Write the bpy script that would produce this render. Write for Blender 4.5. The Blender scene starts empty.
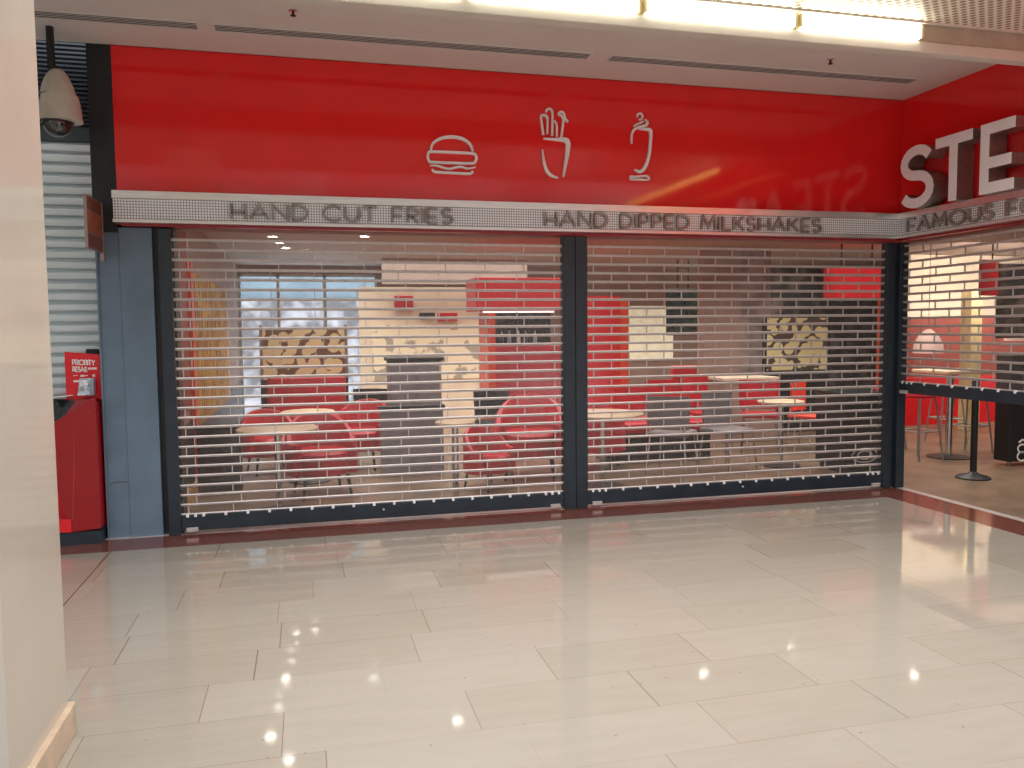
import bpy, bmesh, math, random
from mathutils import Vector, Matrix
random.seed(7)
C = bpy.context.scene.collection
S = bpy.context.scene

# ---------------------------------------------------------------- camera, world, light, exposure
cam = bpy.data.cameras.new('camera'); co = bpy.data.objects.new('camera', cam); C.objects.link(co)
Rv = Vector((0.96921171, -0.24604422, -0.00953398)); Uv = Vector((0.02596291, 0.06361501, 0.99763674)); Fv = Vector((0.24485625, 0.96716874, -0.06804443))
m = Matrix((( Rv.x, Uv.x, -Fv.x, -5.6189), (Rv.y, Uv.y, -Fv.y, -6.7811), (Rv.z, Uv.z, -Fv.z, 1.6), (0, 0, 0, 1)))
co.matrix_world = m
cam.sensor_width = 36; cam.lens = 810.03 / 1024 * 36; cam.clip_start = .05; cam.clip_end = 200
S.camera = co

w = bpy.data.worlds.new('world'); S.world = w; w.use_nodes = True
bg = w.node_tree.nodes['Background']; bg.inputs[0].default_value = (.93, .98, 1.05, 1); bg.inputs[1].default_value = 2.35

def area(name, loc, sx, sy, power, col=(1, .96, .9), rot=(0, 0, 0)):
    l = bpy.data.lights.new(name, 'AREA'); l.shape = 'RECTANGLE'; l.size = sx; l.size_y = sy
    l.energy = power; l.color = col; l.spread = math.radians(125)
    o = bpy.data.objects.new(name, l); C.objects.link(o); o.location = loc; o.rotation_euler = rot
    return o
lm = area('mall_floor_fill', (-3.8, -3.1, 3.72), 8.5, 1.8, 165, (1, .97, .93)); lm.data.spread = math.radians(120)  # unseen lamp added to even out the floor near the shop front
area('dining_room_fill', (-3.6, 2.4, 2.70), 5.6, 3.4, 95, (1, .90, .84))  # these broad unseen lamps are added to light the room
area('dining_room_fill', (-3.2, 5.7, 2.70), 5.6, 2.2, 150, (1, .92, .82))
area('dining_room_fill', (1.0, 2.0, 2.70), 3.4, 2.6, 65, (1, .90, .82))
area('dining_room_fill', (1.6, 5.8, 2.70), 4.5, 2.2, 75, (1, .90, .80))
area('dining_room_fill', (5.0, 3.0, 2.70), 2.6, 2.0, 50, (1, .88, .78))  # added to bring light to the cream wall of the wing
area('cream_wall_fill', (4.6, 2.7, 2.60), 2.6, .5, 42, (1, .86, .74), (math.radians(75), 0, 0))  # unseen lamp added, tilted at the cream wall to brighten it
area('dining_room_fill', (2.8, -1.8, 2.70), 3.4, 2.8, 70, (1, .88, .80))

S.view_settings.view_transform = 'Standard'; S.view_settings.look = 'None'
S.view_settings.gamma = 1; S.view_settings.use_curve_mapping = False
S.view_settings.exposure = 0.25
S.cycles.transparent_max_bounces = 24; S.cycles.max_bounces = 10
S.cycles.use_denoising = True
S.cycles.sample_clamp_indirect = 6

# ---------------------------------------------------------------- materials
def mat(name, col, rough=.5, metal=0, noise=.06, nscale=8, bump=0, emit=0, spec=.5, coat=0, trans=0, stretch=(1, 1, 1)):
    M = bpy.data.materials.new(name); M.use_nodes = True
    N = M.node_tree.nodes; L = M.node_tree.links; P = N['Principled BSDF']
    P.inputs['Roughness'].default_value = rough; P.inputs['Metallic'].default_value = metal
    P.inputs['Specular IOR Level'].default_value = spec; P.inputs['Coat Weight'].default_value = coat
    P.inputs['Coat Roughness'].default_value = .06
    P.inputs['Transmission Weight'].default_value = trans
    tc = N.new('ShaderNodeTexCoord'); mp = N.new('ShaderNodeMapping'); mp.inputs['Scale'].default_value = stretch
    nz = N.new('ShaderNodeTexNoise'); nz.inputs['Scale'].default_value = nscale; nz.inputs['Detail'].default_value = 4
    L.new(tc.outputs['Object'], mp.inputs[0]); L.new(mp.outputs[0], nz.inputs['Vector'])
    rp = N.new('ShaderNodeValToRGB')
    a = [max(0, c * (1 - noise * 2)) for c in col]; b = [min(1, c * (1 + noise * 2)) for c in col]
    rp.color_ramp.elements[0].position = .3; rp.color_ramp.elements[0].color = (*a, 1)
    rp.color_ramp.elements[1].position = .7; rp.color_ramp.elements[1].color = (*b, 1)
    L.new(nz.outputs['Fac'], rp.inputs[0]); L.new(rp.outputs[0], P.inputs['Base Color'])
    if bump:
        bp = N.new('ShaderNodeBump'); bp.inputs['Strength'].default_value = bump; bp.inputs['Distance'].default_value = .01
        L.new(nz.outputs['Fac'], bp.inputs['Height']); L.new(bp.outputs[0], P.inputs['Normal'])
    if emit:
        L.new(rp.outputs[0], P.inputs['Emission Color']); P.inputs['Emission Strength'].default_value = emit
    return M

def blobs(name, c1, c2, scale, thr=.5, rough=.5, tex='noise', stretch=(1, 1, 1), soft=.02):
    """two-tone printed surface: blobs of c2 on c1"""
    M = mat(name, c1, rough); N = M.node_tree.nodes; L = M.node_tree.links; P = N['Principled BSDF']
    tc = N.new('ShaderNodeTexCoord'); mp = N.new('ShaderNodeMapping'); mp.inputs['Scale'].default_value = stretch
    t = N.new('ShaderNodeTexNoise' if tex == 'noise' else 'ShaderNodeTexVoronoi'); t.inputs['Scale'].default_value = scale
    L.new(tc.outputs['Object'], mp.inputs[0]); L.new(mp.outputs[0], t.inputs['Vector'])
    r = N.new('ShaderNodeValToRGB'); r.color_ramp.elements[0].position = thr - soft; r.color_ramp.elements[1].position = thr + soft
    r.color_ramp.elements[0].color = (*c1, 1); r.color_ramp.elements[1].color = (*c2, 1)
    L.new(t.outputs[0 if tex == 'noise' else 'Distance'], r.inputs[0]); L.new(r.outputs[0], P.inputs['Base Color'])
    return M

def marble():
    """polished beige marble slabs: rows .365 m deep, slabs .77 m long, random offset per row"""
    M = bpy.data.materials.new('polished_marble'); M.use_nodes = True
    N = M.node_tree.nodes; L = M.node_tree.links; P = N['Principled BSDF']
    def mth(op, a, b=None, c=None):
        n = N.new('ShaderNodeMath'); n.operation = op
        for i, v in enumerate((a, b, c)):
            if v is None: continue
            if isinstance(v, (int, float)): n.inputs[i].default_value = v
            else: L.new(v, n.inputs[i])
        return n.outputs[0]
    g = N.new('ShaderNodeNewGeometry'); sp = N.new('ShaderNodeSeparateXYZ'); L.new(g.outputs['Position'], sp.inputs[0])
    X, Y = sp.outputs[0], sp.outputs[1]
    v = mth('DIVIDE', mth('ADD', Y, .42), .365); row = mth('FLOOR', v); fv = mth('FRACT', v)
    wn = N.new('ShaderNodeTexWhiteNoise'); wn.noise_dimensions = '1D'; L.new(row, wn.inputs['W'])
    u = mth('DIVIDE', mth('ADD', X, mth('MULTIPLY', wn.outputs['Value'], .77)), .77); col = mth('FLOOR', u); fu = mth('FRACT', u)
    du = mth('MULTIPLY', mth('MINIMUM', fu, mth('SUBTRACT', 1, fu)), .77)
    dv = mth('MULTIPLY', mth('MINIMUM', fv, mth('SUBTRACT', 1, fv)), .365)
    ju = mth('LESS_THAN', du, .0032); jv = mth('LESS_THAN', dv, .0016)
    # expansion joint running away from the shop front
    ej = mth('LESS_THAN', mth('ABSOLUTE', mth('ADD', X, 7.045)), .004)
    cx = N.new('ShaderNodeCombineXYZ'); L.new(row, cx.inputs[0]); L.new(col, cx.inputs[1])
    w2 = N.new('ShaderNodeTexWhiteNoise'); w2.noise_dimensions = '3D'; L.new(cx.outputs[0], w2.inputs['Vector'])
    mp = N.new('ShaderNodeMapping'); mp.inputs['Scale'].default_value = (1.2, 7, 1); L.new(g.outputs['Position'], mp.inputs[0])
    nz = N.new('ShaderNodeTexNoise'); nz.inputs['Scale'].default_value = 2.2; nz.inputs['Detail'].default_value = 8; nz.inputs['Roughness'].default_value = .62
    L.new(mp.outputs[0], nz.inputs['Vector'])
    f = mth('ADD', mth('MULTIPLY', mth('POWER', w2.outputs['Value'], 2.0), .32), mth('MULTIPLY', nz.outputs['Fac'], .62))
    r = N.new('ShaderNodeValToRGB'); r.color_ramp.elements[0].position = .2; r.color_ramp.elements[1].position = .8
    r.color_ramp.elements[0].color = (.325, .292, .245, 1); r.color_ramp.elements[1].color = (.27, .236, .19, 1)
    L.new(f, r.inputs[0])
    # small pits
    vz = N.new('ShaderNodeTexVoronoi'); vz.inputs['Scale'].default_value = 9; L.new(g.outputs['Position'], vz.inputs['Vector'])
    pit = mth('MULTIPLY', mth('LESS_THAN', vz.outputs['Distance'], .05), .5)
    dark = mth('MAXIMUM', mth('MAXIMUM', mth('MULTIPLY', ju, mth('MULTIPLY', mth('POWER', w2.outputs['Value'], 1.3), .85)), mth('MULTIPLY', jv, mth('ADD', .1, mth('MULTIPLY', w2.outputs['Value'], .5)))), mth('MAXIMUM', ej, pit))
    mx = N.new('ShaderNodeMix'); mx.data_type = 'RGBA'; L.new(dark, mx.inputs[0]); L.new(r.outputs[0], mx.inputs[6]); mx.inputs[7].default_value = (.10, .06, .045, 1)
    L.new(mx.outputs[2], P.inputs['Base Color'])
    rr = mth('ADD', .035, mth('MULTIPLY', nz.outputs['Fac'], .05)); L.new(rr, P.inputs['Roughness'])
    P.inputs['Specular IOR Level'].default_value = 1.0
    bp = N.new('ShaderNodeBump'); bp.inputs['Strength'].default_value = .05; bp.inputs['Distance'].default_value = .02
    L.new(w2.outputs['Value'], bp.inputs['Height'])
    n3 = N.new('ShaderNodeTexNoise'); n3.inputs['Scale'].default_value = 3; L.new(g.outputs['Position'], n3.inputs['Vector'])
    b2 = N.new('ShaderNodeBump'); b2.inputs['Strength'].default_value = .02; b2.inputs['Distance'].default_value = .02; L.new(n3.outputs['Fac'], b2.inputs['Height'])
    L.new(b2.outputs[0], P.inputs['Normal'])
    return M

def dimple_metal():
    """stamped steel with a grid of small dimples, some panels lighter than others"""
    M = mat('dimpled_steel', (.62, .62, .62), .25, .12, .02); N = M.node_tree.nodes; L = M.node_tree.links; P = N['Principled BSDF']
    g = N.new('ShaderNodeNewGeometry'); sp = N.new('ShaderNodeSeparateXYZ'); L.new(g.outputs['Position'], sp.inputs[0])
    def mth(op, a, b=None):
        n = N.new('ShaderNodeMath'); n.operation = op
        for i, v in enumerate((a, b)):
            if v is None: continue
            if isinstance(v, (int, float)): n.inputs[i].default_value = v
            else: L.new(v, n.inputs[i])
        return n.outputs[0]
    s = mth('ADD', sp.outputs[0], sp.outputs[1])
    k = math.pi / .021
    wv = mth('MULTIPLY', mth('SINE', mth('MULTIPLY', s, k)), mth('SINE', mth('MULTIPLY', sp.outputs[2], k)))
    a = mth('ABSOLUTE', wv)
    r = N.new('ShaderNodeValToRGB'); r.color_ramp.elements[0].position = .10; r.color_ramp.elements[0].color = (.16, .17, .19, 1)
    r.color_ramp.elements[1].position = .34; r.color_ramp.elements[1].color = (.92, .92, .95, 1); L.new(a, r.inputs[0])
    L.new(r.outputs[0], P.inputs['Base Color'])
    bp = N.new('ShaderNodeBump'); bp.inputs['Strength'].default_value = .2; bp.inputs['Distance'].default_value = .003
    L.new(a, bp.inputs['Height']); L.new(bp.outputs[0], P.inputs['Normal'])
    return M

def perforated():
    M = mat('perforated_ceiling_metal', (.5, .5, .45), .4, .2, .02); N = M.node_tree.nodes; L = M.node_tree.links; P = N['Principled BSDF']
    g = N.new('ShaderNodeNewGeometry'); mp = N.new('ShaderNodeMapping'); mp.inputs['Rotation'].default_value = (0, 0, .785); mp.inputs['Scale'].default_value = (19, 19, 0)
    L.new(g.outputs['Position'], mp.inputs[0])
    v = N.new('ShaderNodeTexVoronoi'); v.inputs['Scale'].default_value = 1; v.inputs['Randomness'].default_value = 0; L.new(mp.outputs[0], v.inputs['Vector'])
    r = N.new('ShaderNodeValToRGB'); r.color_ramp.elements[0].position = .30; r.color_ramp.elements[0].color = (.34, .27, .17, 1)
    r.color_ramp.elements[1].position = .42; r.color_ramp.elements[1].color = (.90, .87, .78, 1); L.new(v.outputs['Distance'], r.inputs[0])
    L.new(r.outputs[0], P.inputs['Base Color'])
    return M

def clear_plastic():
    """clear polycarbonate slats: see-through with a faint wavy sheen"""
    M = bpy.data.materials.new('clear_polycarbonate'); M.use_nodes = True
    N = M.node_tree.nodes; L = M.node_tree.links; N.clear()
    out = N.new('ShaderNodeOutputMaterial'); tr = N.new('ShaderNodeBsdfTransparent'); gl = N.new('ShaderNodeBsdfGlossy'); mx = N.new('ShaderNodeMixShader')
    df = N.new('ShaderNodeBsdfDiffuse'); df.inputs['Color'].default_value = (.85, .82, .80, 1); m2 = N.new('ShaderNodeMixShader'); m2.inputs[0].default_value = .02
    gl.inputs['Roughness'].default_value = .12; tr.inputs['Color'].default_value = (.97, .97, .97, 1)
    fr = N.new('ShaderNodeLayerWeight'); fr.inputs['Blend'].default_value = .5
    pw = N.new('ShaderNodeMath'); pw.operation = 'POWER'; pw.inputs[1].default_value = 4; L.new(fr.outputs['Facing'], pw.inputs[0])
    ml = N.new('ShaderNodeMath'); ml.operation = 'MULTIPLY_ADD'; ml.inputs[1].default_value = .8; ml.inputs[2].default_value = .03
    nz = N.new('ShaderNodeTexNoise'); nz.inputs['Scale'].default_value = 5; bp = N.new('ShaderNodeBump'); bp.inputs['Strength'].default_value = .12; bp.inputs['Distance'].default_value = .02
    tc = N.new('ShaderNodeTexCoord'); L.new(tc.outputs['Object'], nz.inputs['Vector']); L.new(nz.outputs['Fac'], bp.inputs['Height']); L.new(bp.outputs[0], gl.inputs['Normal'])
    L.new(pw.outputs[0], ml.inputs[0]); L.new(ml.outputs[0], mx.inputs[0]); L.new(tr.outputs[0], m2.inputs[1]); L.new(df.outputs[0], m2.inputs[2])
    L.new(m2.outputs[0], mx.inputs[1]); L.new(gl.outputs[0], mx.inputs[2]); L.new(mx.outputs[0], out.inputs[0])
    return M

def glass():
    M = bpy.data.materials.new('window_glass'); M.use_nodes = True
    N = M.node_tree.nodes; L = M.node_tree.links; N.clear()
    out = N.new('ShaderNodeOutputMaterial'); tr = N.new('ShaderNodeBsdfTransparent'); gl = N.new('ShaderNodeBsdfGlossy'); mx = N.new('ShaderNodeMixShader')
    tr.inputs['Color'].default_value = (.85, .92, .95, 1); gl.inputs['Roughness'].default_value = .03
    nz = N.new('ShaderNodeTexNoise'); nz.inputs['Scale'].default_value = 2
    ml = N.new('ShaderNodeMath'); ml.operation = 'MULTIPLY'; ml.inputs[1].default_value = .16
    L.new(nz.outputs['Fac'], ml.inputs[0]); L.new(ml.outputs[0], mx.inputs[0])
    L.new(tr.outputs[0], mx.inputs[1]); L.new(gl.outputs[0], mx.inputs[2]); L.new(mx.outputs[0], out.inputs[0])
    return M

MARBLE = marble(); DIMPLE = dimple_metal(); PERF = perforated(); CLEAR = clear_plastic(); GLASS = glass()
BORDER = mat('red_brown_granite', (.155, .052, .038), .14, 0, .18, 60, spec=.6)
RED = mat('glossy_red_panel', (.86, .020, .020), .07, 0, .02, 3, spec=.55)
STEEL = mat('brushed_steel', (.74, .71, .68), .28, .8, .06, 30, stretch=(.2, 1, 6))
STEEL2 = mat('satin_aluminium', (.60, .55, .535), .32, .4, .04, 20)
NAVY = mat('dark_blue_grey_frame', (.018, .028, .040), .38, 0, .1, 6)
BLACK = mat('black_metal', (.012, .013, .015), .45, 0, .1, 8)
COLUMN = mat('blue_grey_painted_column', (.125, .185, .25), .30, 0, .06, 4)
SOFFIT = mat('painted_plasterboard', (.68, .64, .60), .8, 0, .015, 2)
LIP = mat('cream_edge_profile', (.66, .63, .56), .6, 0, .02, 4)
PILLAR = mat('cream_gloss_laminate', (.50, .455, .385), .09, 0, .02, 2, spec=.5)
SKIRT = mat('beige_stone_skirting', (.52, .40, .28), .3, 0, .1, 9)
WHITE = mat('white_lacquer', (.88, .85, .85), .35, 0, .02)
BANDLET = mat('dark_bronze_steel_letter', (.31, .27, .245), .35, .4, .1)
LETTER = mat('satin_white_letter', (.92, .91, .93), .4, .0, .02)
LETSIDE = mat('brushed_steel_letter', (.36, .31, .28), .3, .7, .05, 20)
VENT = mat('dark_vent_slot', (.05, .03, .028), .6, 0, .1)
CREAMPLAST = mat('aged_cream_plastic', (.58, .53, .44), .35, 0, .06, 8)
DOME = mat('smoked_dome', (.02, .02, .022), .05, 0, .05, 5, coat=1)
GALV = mat('galvanised_shutter', (.80, .90, .92), .35, .1, .012, 5, stretch=(.4, 1, 8))
KRED = mat('red_kiosk_panel', (.30, .008, .010), .3, 0, .04)
KRED2 = mat('bright_red_board', (.72, .015, .025), .35, 0, .03)
SCREEN = mat('black_glass_screen', (.01, .012, .016), .06, 0, .2, 10)
PAPER = mat('printed_leaflets', (.42, .50, .58), .4, 0, .35, 30)
WOODSIGN = mat('brown_wood_sign', (.22, .055, .032), .35, 0, .15, 14, stretch=(1, 1, 9))
RBROWN = mat('brick_red_paint', (.30, .070, .055), .55, 0, .05)
ORANGE = mat('orange_red_trim', (.75, .07, .025), .4, 0, .04)
GOLD = blobs('gold_relief_panel', (.26, .12, .025), (.74, .46, .11), 6, .52, .5, stretch=(1, 9, .8), soft=.1)
GREYPAINT = mat('grey_paint', (.22, .21, .22), .5, 0, .06)
PINKCEIL = mat('restaurant_ceiling_paint', (.46, .38, .34), .7, 0, .03)
CREAM = mat('cream_wall_paint', (.80, .70, .54), .6, 0, .04, 3)
BROWNP = mat('taupe_wall_paint', (.36, .25, .21), .6, 0, .06, 3)
MURAL = blobs('cream_and_grey_mural', (.40, .37, .30), (.88, .80, .58), 3.0, .45, .5)
PEBBLE = blobs('yellow_cobble_mural', (.98, .84, .48), (.22, .12, .06), 7.5, .66, .45, 'vor')
RINGS = blobs('yellow_ring_screen', (.95, .88, .45), (.10, .07, .05), 7.0, .60, .45, 'vor')
UPHRED = mat('red_vinyl_upholstery', (.50, .018, .030), .28, 0, .08, 5)
UPHORANGE = mat('orange_red_plastic', (.80, .06, .03), .3, 0, .04)
TABLE = mat('pale_wood_tabletop', (.80, .62, .42), .35, 0, .07, 6, stretch=(1, 6, 1))
CHROME = mat('chrome_tube', (.75, .75, .76), .18, 1, .03)
GREYMET = mat('grey_steel_tube', (.42, .42, .42), .35, .7, .05)
DARKWALL = blobs('dark_shelving_wall', (.022, .022, .024), (.15, .12, .10), 3.4, .56, .3, soft=.08)
DFLOOR = mat('tan_resin_floor', (.175, .122, .078), .38, 0, .16, 2.5)
WOODSKIRT = mat('oak_skirting', (.52, .28, .10), .4, 0, .1)
LAMPMAT = mat('lit_lamp', (1, .93, .82), .4, 0, .01, emit=20)
TUBEMAT = mat('lit_fluorescent_tube', (1, .96, .80), .4, 0, .01, emit=7)
MENU = mat('dark_menu_screen', (.02, .035, .035), .2, 0, .5, 12)
SHADE = mat('blush_lampshade', (.80, .55, .47), .6, 0, .04, emit=.25)
MENU2 = blobs('picture_print', (.06, .10, .12), (.55, .62, .62), 5, .5, .3)

# ---------------------------------------------------------------- mesh helpers
class MB:
    def __init__(s): s.bm = bmesh.new()
    def box(s, x0, y0, z0, x1, y1, z1, bev=0, M=None):
        r = bmesh.ops.create_cube(s.bm, size=1); vs = r['verts']
        for v in vs: v.co = Vector(((x0 + x1) / 2 + v.co.x * abs(x1 - x0), (y0 + y1) / 2 + v.co.y * abs(y1 - y0), (z0 + z1) / 2 + v.co.z * abs(z1 - z0)))
        if bev:
            es = list({e for v in vs for e in v.link_edges})
            r = bmesh.ops.bevel(s.bm, geom=es, offset=bev, segments=3, affect='EDGES', profile=.5)
            vs = list({v for f in r['faces'] for v in f.verts} | {v for v in vs if v.is_valid})
        if M is not None:
            for v in vs: v.co = M @ v.co
        return s
    def lathe(s, prof, c=(0, 0, 0), n=24, a0=0, a1=2 * math.pi):
        full = abs(a1 - a0 - 2 * math.pi) < 1e-4; k = n if full else n + 1
        rings = [[s.bm.verts.new((c[0] + r * math.cos(a0 + (a1 - a0) * i / n), c[1] + r * math.sin(a0 + (a1 - a0) * i / n), c[2] + z)) for i in range(k)] for r, z in prof]
        for A, B in zip(rings, rings[1:]):
            for i in range(n):
                j = (i + 1) % k
                try: s.bm.faces.new((A[i], A[j], B[j], B[i]))
                except ValueError: pass
        return s
    def tube(s, pts, r, n=10, caps=True):
        pts = [Vector(p) for p in pts]; rings = []
        rs = r if isinstance(r, (list, tuple)) else [r] * len(pts)
        for i, p in enumerate(pts):
            t = (pts[min(i + 1, len(pts) - 1)] - pts[max(i - 1, 0)]).normalized()
            a = Vector((0, 0, 1)) if abs(t.z) < .9 else Vector((1, 0, 0))
            u = t.cross(a).normalized(); v = t.cross(u)
            rings.append([s.bm.verts.new(p + (u * math.cos(2 * math.pi * k / n) + v * math.sin(2 * math.pi * k / n)) * rs[i]) for k in range(n)])
        for A, B in zip(rings, rings[1:]):
            for i in range(n): s.bm.faces.new((A[i], A[(i + 1) % n], B[(i + 1) % n], B[i]))
        if caps: s.bm.faces.new(rings[0][::-1]); s.bm.faces.new(rings[-1])
        return s
    def prism(s, poly, fn, d0, d1):
        """polygon of (u,v) extruded from depth d0 to d1; fn(u,v,d) gives the point"""
        A = [s.bm.verts.new(fn(u, v, d0)) for u, v in poly]; B = [s.bm.verts.new(fn(u, v, d1)) for u, v in poly]
        s.bm.faces.new(A); s.bm.faces.new(B[::-1]); n = len(poly)
        for i in range(n): s.bm.faces.new((A[i], B[i], B[(i + 1) % n], A[(i + 1) % n]))
        return s
    def ribbon(s, pts, wd, fn, d0, d1, closed=False):
        n = len(pts); ws = wd if isinstance(wd, (list, tuple)) else [wd] * n
        Lp, Rp = [], []
        for i in range(n):
            p = Vector(pts[i])
            a = Vector(pts[i - 1]) if (i or closed) else None; b = Vector(pts[(i + 1) % n]) if (i < n - 1 or closed) else None
            t1 = (p - a).normalized() if a is not None else None; t2 = (b - p).normalized() if b is not None else None
            t1 = t1 or t2; t2 = t2 or t1
            n1 = Vector((-t1.y, t1.x)); n2 = Vector((-t2.y, t2.x)); nn = n1 + n2
            nn = n1 if nn.length < .2 else nn.normalized(); k = 1 / max(.5, nn.dot(n1))
            Lp.append(p + nn * ws[i] / 2 * k); Rp.append(p - nn * ws[i] / 2 * k)
        for i in range(n if closed else n - 1):
            j = (i + 1) % n
            s.prism([Lp[i], Lp[j], Rp[j], Rp[i]], fn, d0, d1)
        return s
    def build(s, name, m, parent=None, smooth=False):
        bmesh.ops.recalc_face_normals(s.bm, faces=s.bm.faces[:])
        me = bpy.data.meshes.new(name); s.bm.to_mesh(me); s.bm.free(); me.materials.append(m)
        if smooth:
            for p in me.polygons: p.use_smooth = True
            try: me.set_sharp_from_angle(angle=math.radians(40))
            except Exception: pass
        o = bpy.data.objects.new(name, me); C.objects.link(o); o.parent = parent
        return o

def tag(o, label, cat, group=None, kind=None):
    o['label'] = label; o['category'] = cat
    if group: o['group'] = group
    if kind: o['kind'] = kind
    return o
def thing(name, label, cat, loc=(0, 0, 0), rz=0, group=None):
    o = bpy.data.objects.new(name, None); o.empty_display_size = .1; C.objects.link(o); o.location = loc; o.rotation_euler = (0, 0, rz)
    return tag(o, label, cat, group)
def struct(name, b, m, label, cat):
    o = b.build(name, m); return tag(o, label, cat, kind='structure')
def copy_tree(o, parent=None):
    kids = [k for k in C.objects if k.parent == o]
    c = o.copy(); C.objects.link(c); c.parent = parent
    for k in kids: copy_tree(k, c)
    return c

# ---------------------------------------------------------------- mall floor, borders, soffit, ceiling
struct('floor', MB().box(-14, -16, -.1, -.40, -.40, 0), MARBLE, 'polished beige marble slab floor of the mall', 'floor')
b = MB().box(-14, -.40, -.1, -.03, -.03, .0005).box(-.40, -9, -.1, -.03, -.40, .0005)
struct('trim_1', b, BORDER, 'red brown granite border strip along the shop fronts', 'floor border')
b = MB().box(-7.75, -.03, -.1, .05, .10, .003).box(-.03, -9, -.1, .05, -.03, .003)
struct('trim_2', b, STEEL2, 'thin pale metal threshold under the shutters', 'threshold')
struct('floor_restaurant', MB().box(-7.0, .10, -.1, 7, 8.3, 0).box(.05, -9, -.1, 7, .10, 0), DFLOOR, 'tan brown floor inside the restaurant', 'floor')
struct('floor_neighbour', MB().box(-14, -.03, -.1, -7.75, 1.4, 0).box(-7.75, .10, -.1, -7.0, 1.4, 0), BORDER, 'dark floor in front of the neighbouring grey shutter', 'floor')
struct('ceiling_soffit', MB().box(-14, -1.70, 3.754, .15, .0, 3.86).box(-7.0, -.01, 3.754, .15, 1.2, 3.86), SOFFIT, 'painted plasterboard soffit above the red fascia', 'ceiling')
struct('trim_3', MB().box(-14, -1.76, 3.540, 0, -1.66, 3.615, .006).box(-14, -1.72, 3.6, 0, -1.66, 3.76), LIP, 'cream downstand profile along the soffit edge', 'ceiling trim')
# perforated metal ceiling with its light trough
struct('ceiling', MB().box(-14, -4.3, 3.735, 0, -1.80, 3.77), PERF, 'perforated metal mall ceiling', 'ceiling')
struct('trim_4', MB().box(-14, -1.80, 3.735, 0, -1.70, 3.77).box(-14, -1.735, 3.615, 0, -1.72, 3.74), mat('trough_paint', (.50, .46, .36), .5), 'pale light trough behind the soffit edge', 'light trough')
struct('trim_14', MB().box(-14, -1.812, 3.722, 0, -1.798, 3.735), LIP, 'thin pale bead between trough and perforated ceiling', 'ceiling bead')
struct('ceiling_edge', MB().box(-14, -4.45, 3.70, 0, -4.30, 4.6), SOFFIT, 'edge of the low mall ceiling', 'ceiling edge')
for i, (x0, x1, lab) in enumerate(((-2.31, -1.32, 'lit strip lamp at the right end of the ceiling trough'), (-3.45, -2.33, 'lit strip lamp second from right in the ceiling trough'), (-4.61, -3.47, 'lit strip lamp at the top edge above the fries icon'), (-5.77, -4.63, 'lit strip lamp left of the top edge'))):
    t = thing('strip_lamp', lab, 'ceiling light', ((x0 + x1) / 2, -1.766, 3.675), 0, 'strip lamps in the ceiling trough')
    h = (x1 - x0) / 2
    MB().box(-h + .02, -.028, -.052, h - .02, .028, .052, .012).build('lit_diffuser', TUBEMAT, t, True)
    for sx in (-1, 1): MB().box(sx * h - (.02 if sx > 0 else 0), -.024, -.045, sx * h + (.02 if sx < 0 else 0), .028, .045, .003).build('end_cap', mat('warm_end_cap', (.9, .8, .45), .4), t)
# far side of the mall, off frame, with the glazed roof open above it
struct('wall_opposite', MB().box(-16, -16.3, 0, 14, -16, 7.5), mat('mall_wall_paint', (.34, .30, .27), .6, 0, .2, .5), 'far wall of the mall', 'wall')
struct('wall_left_mall', MB().box(-16.2, -16, 0, -14, 1.2, 4.5), mat('mall_side_paint', (.5, .45, .40), .6, 0, .1, .5), 'side wall of the mall', 'wall')
t = thing('hanging_strip_light', 'warm strip light hanging along the return wall above the letters', 'ceiling light', (-.45, -4.2, 3.6))
MB().box(-.03, -1.6, -.02, .03, 1.4, .02, .004).build('lit_diffuser', mat('warm_lit_strip', (1, .55, .15), .4, 0, .01, emit=6), t)
MB().box(-.035, -1.62, .02, .035, 1.42, .05, .004).build('strip_housing', LIP, t)

# linear slot vents in the soffit
for x0, x1, lab in ((-8.6, -6.31, 'slot vent left above the dome camera'), (-6.19, -3.39, 'long slot vent in the middle of the soffit'), (-3.21, -.35, 'long slot vent at the right end of the soffit')):
    t = thing('slot_vent', lab, 'vent', ((x0 + x1) / 2, -.55, 3.754), 0, 'slot vents in the soffit'); h = (x1 - x0) / 2
    MB().box(-h, -.06, -.002, h, .06, .003).build('vent_recess', VENT, t)
    b = MB().box(-h - .02, -.07, -.008, h + .02, -.06, .003).box(-h - .02, .06, -.008, h + .02, .07, .003).box(-h - .02, -.06, -.008, -h, .06, .003).box(h, -.06, -.008, h + .02, .06, .003)
    b.build('vent_frame', SOFFIT, t)
    b = MB()
    for k in range(3): b.box(-h, -.031 + k * .03, -.006, h, -.029 + k * .03, -.002)
    b.build('vent_slats', SOFFIT, t)
for x, y, lab in ((-5.647, -.986, 'small sprinkler head near the left of the soffit'), (-1.441, -.90, 'small sprinkler head near the right of the soffit')):
    t = thing('sprinkler', lab, 'sprinkler', (x, y, 3.754), 0, 'sprinkler heads in the soffit')
    MB().lathe([(.0, 0), (.028, 0), (.03, -.006), (.0, -.008)], n=14).build('collar', STEEL, t, True)
    MB().tube([(0, 0, -.006), (0, 0, -.035)], .008, 8).build('nozzle', BLACK, t, True)
    MB().lathe([(.0, -.035), (.02, -.035), (.02, -.039), (0, -.039)], n=12).build('deflector', BLACK, t)

# ---------------------------------------------------------------- near pillar on the left
struct('wall_left_pillar', MB().box(-7.13, -3.955, 0, -6.577, -3.30, 3.736, .006), PILLAR, 'glossy cream square pillar at the left edge', 'pillar')
struct('baseboard_left', MB().box(-7.15, -3.975, 0, -6.553, -3.28, .125, .006), SKIRT, 'beige stone skirting around the cream pillar', 'skirting')

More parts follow.
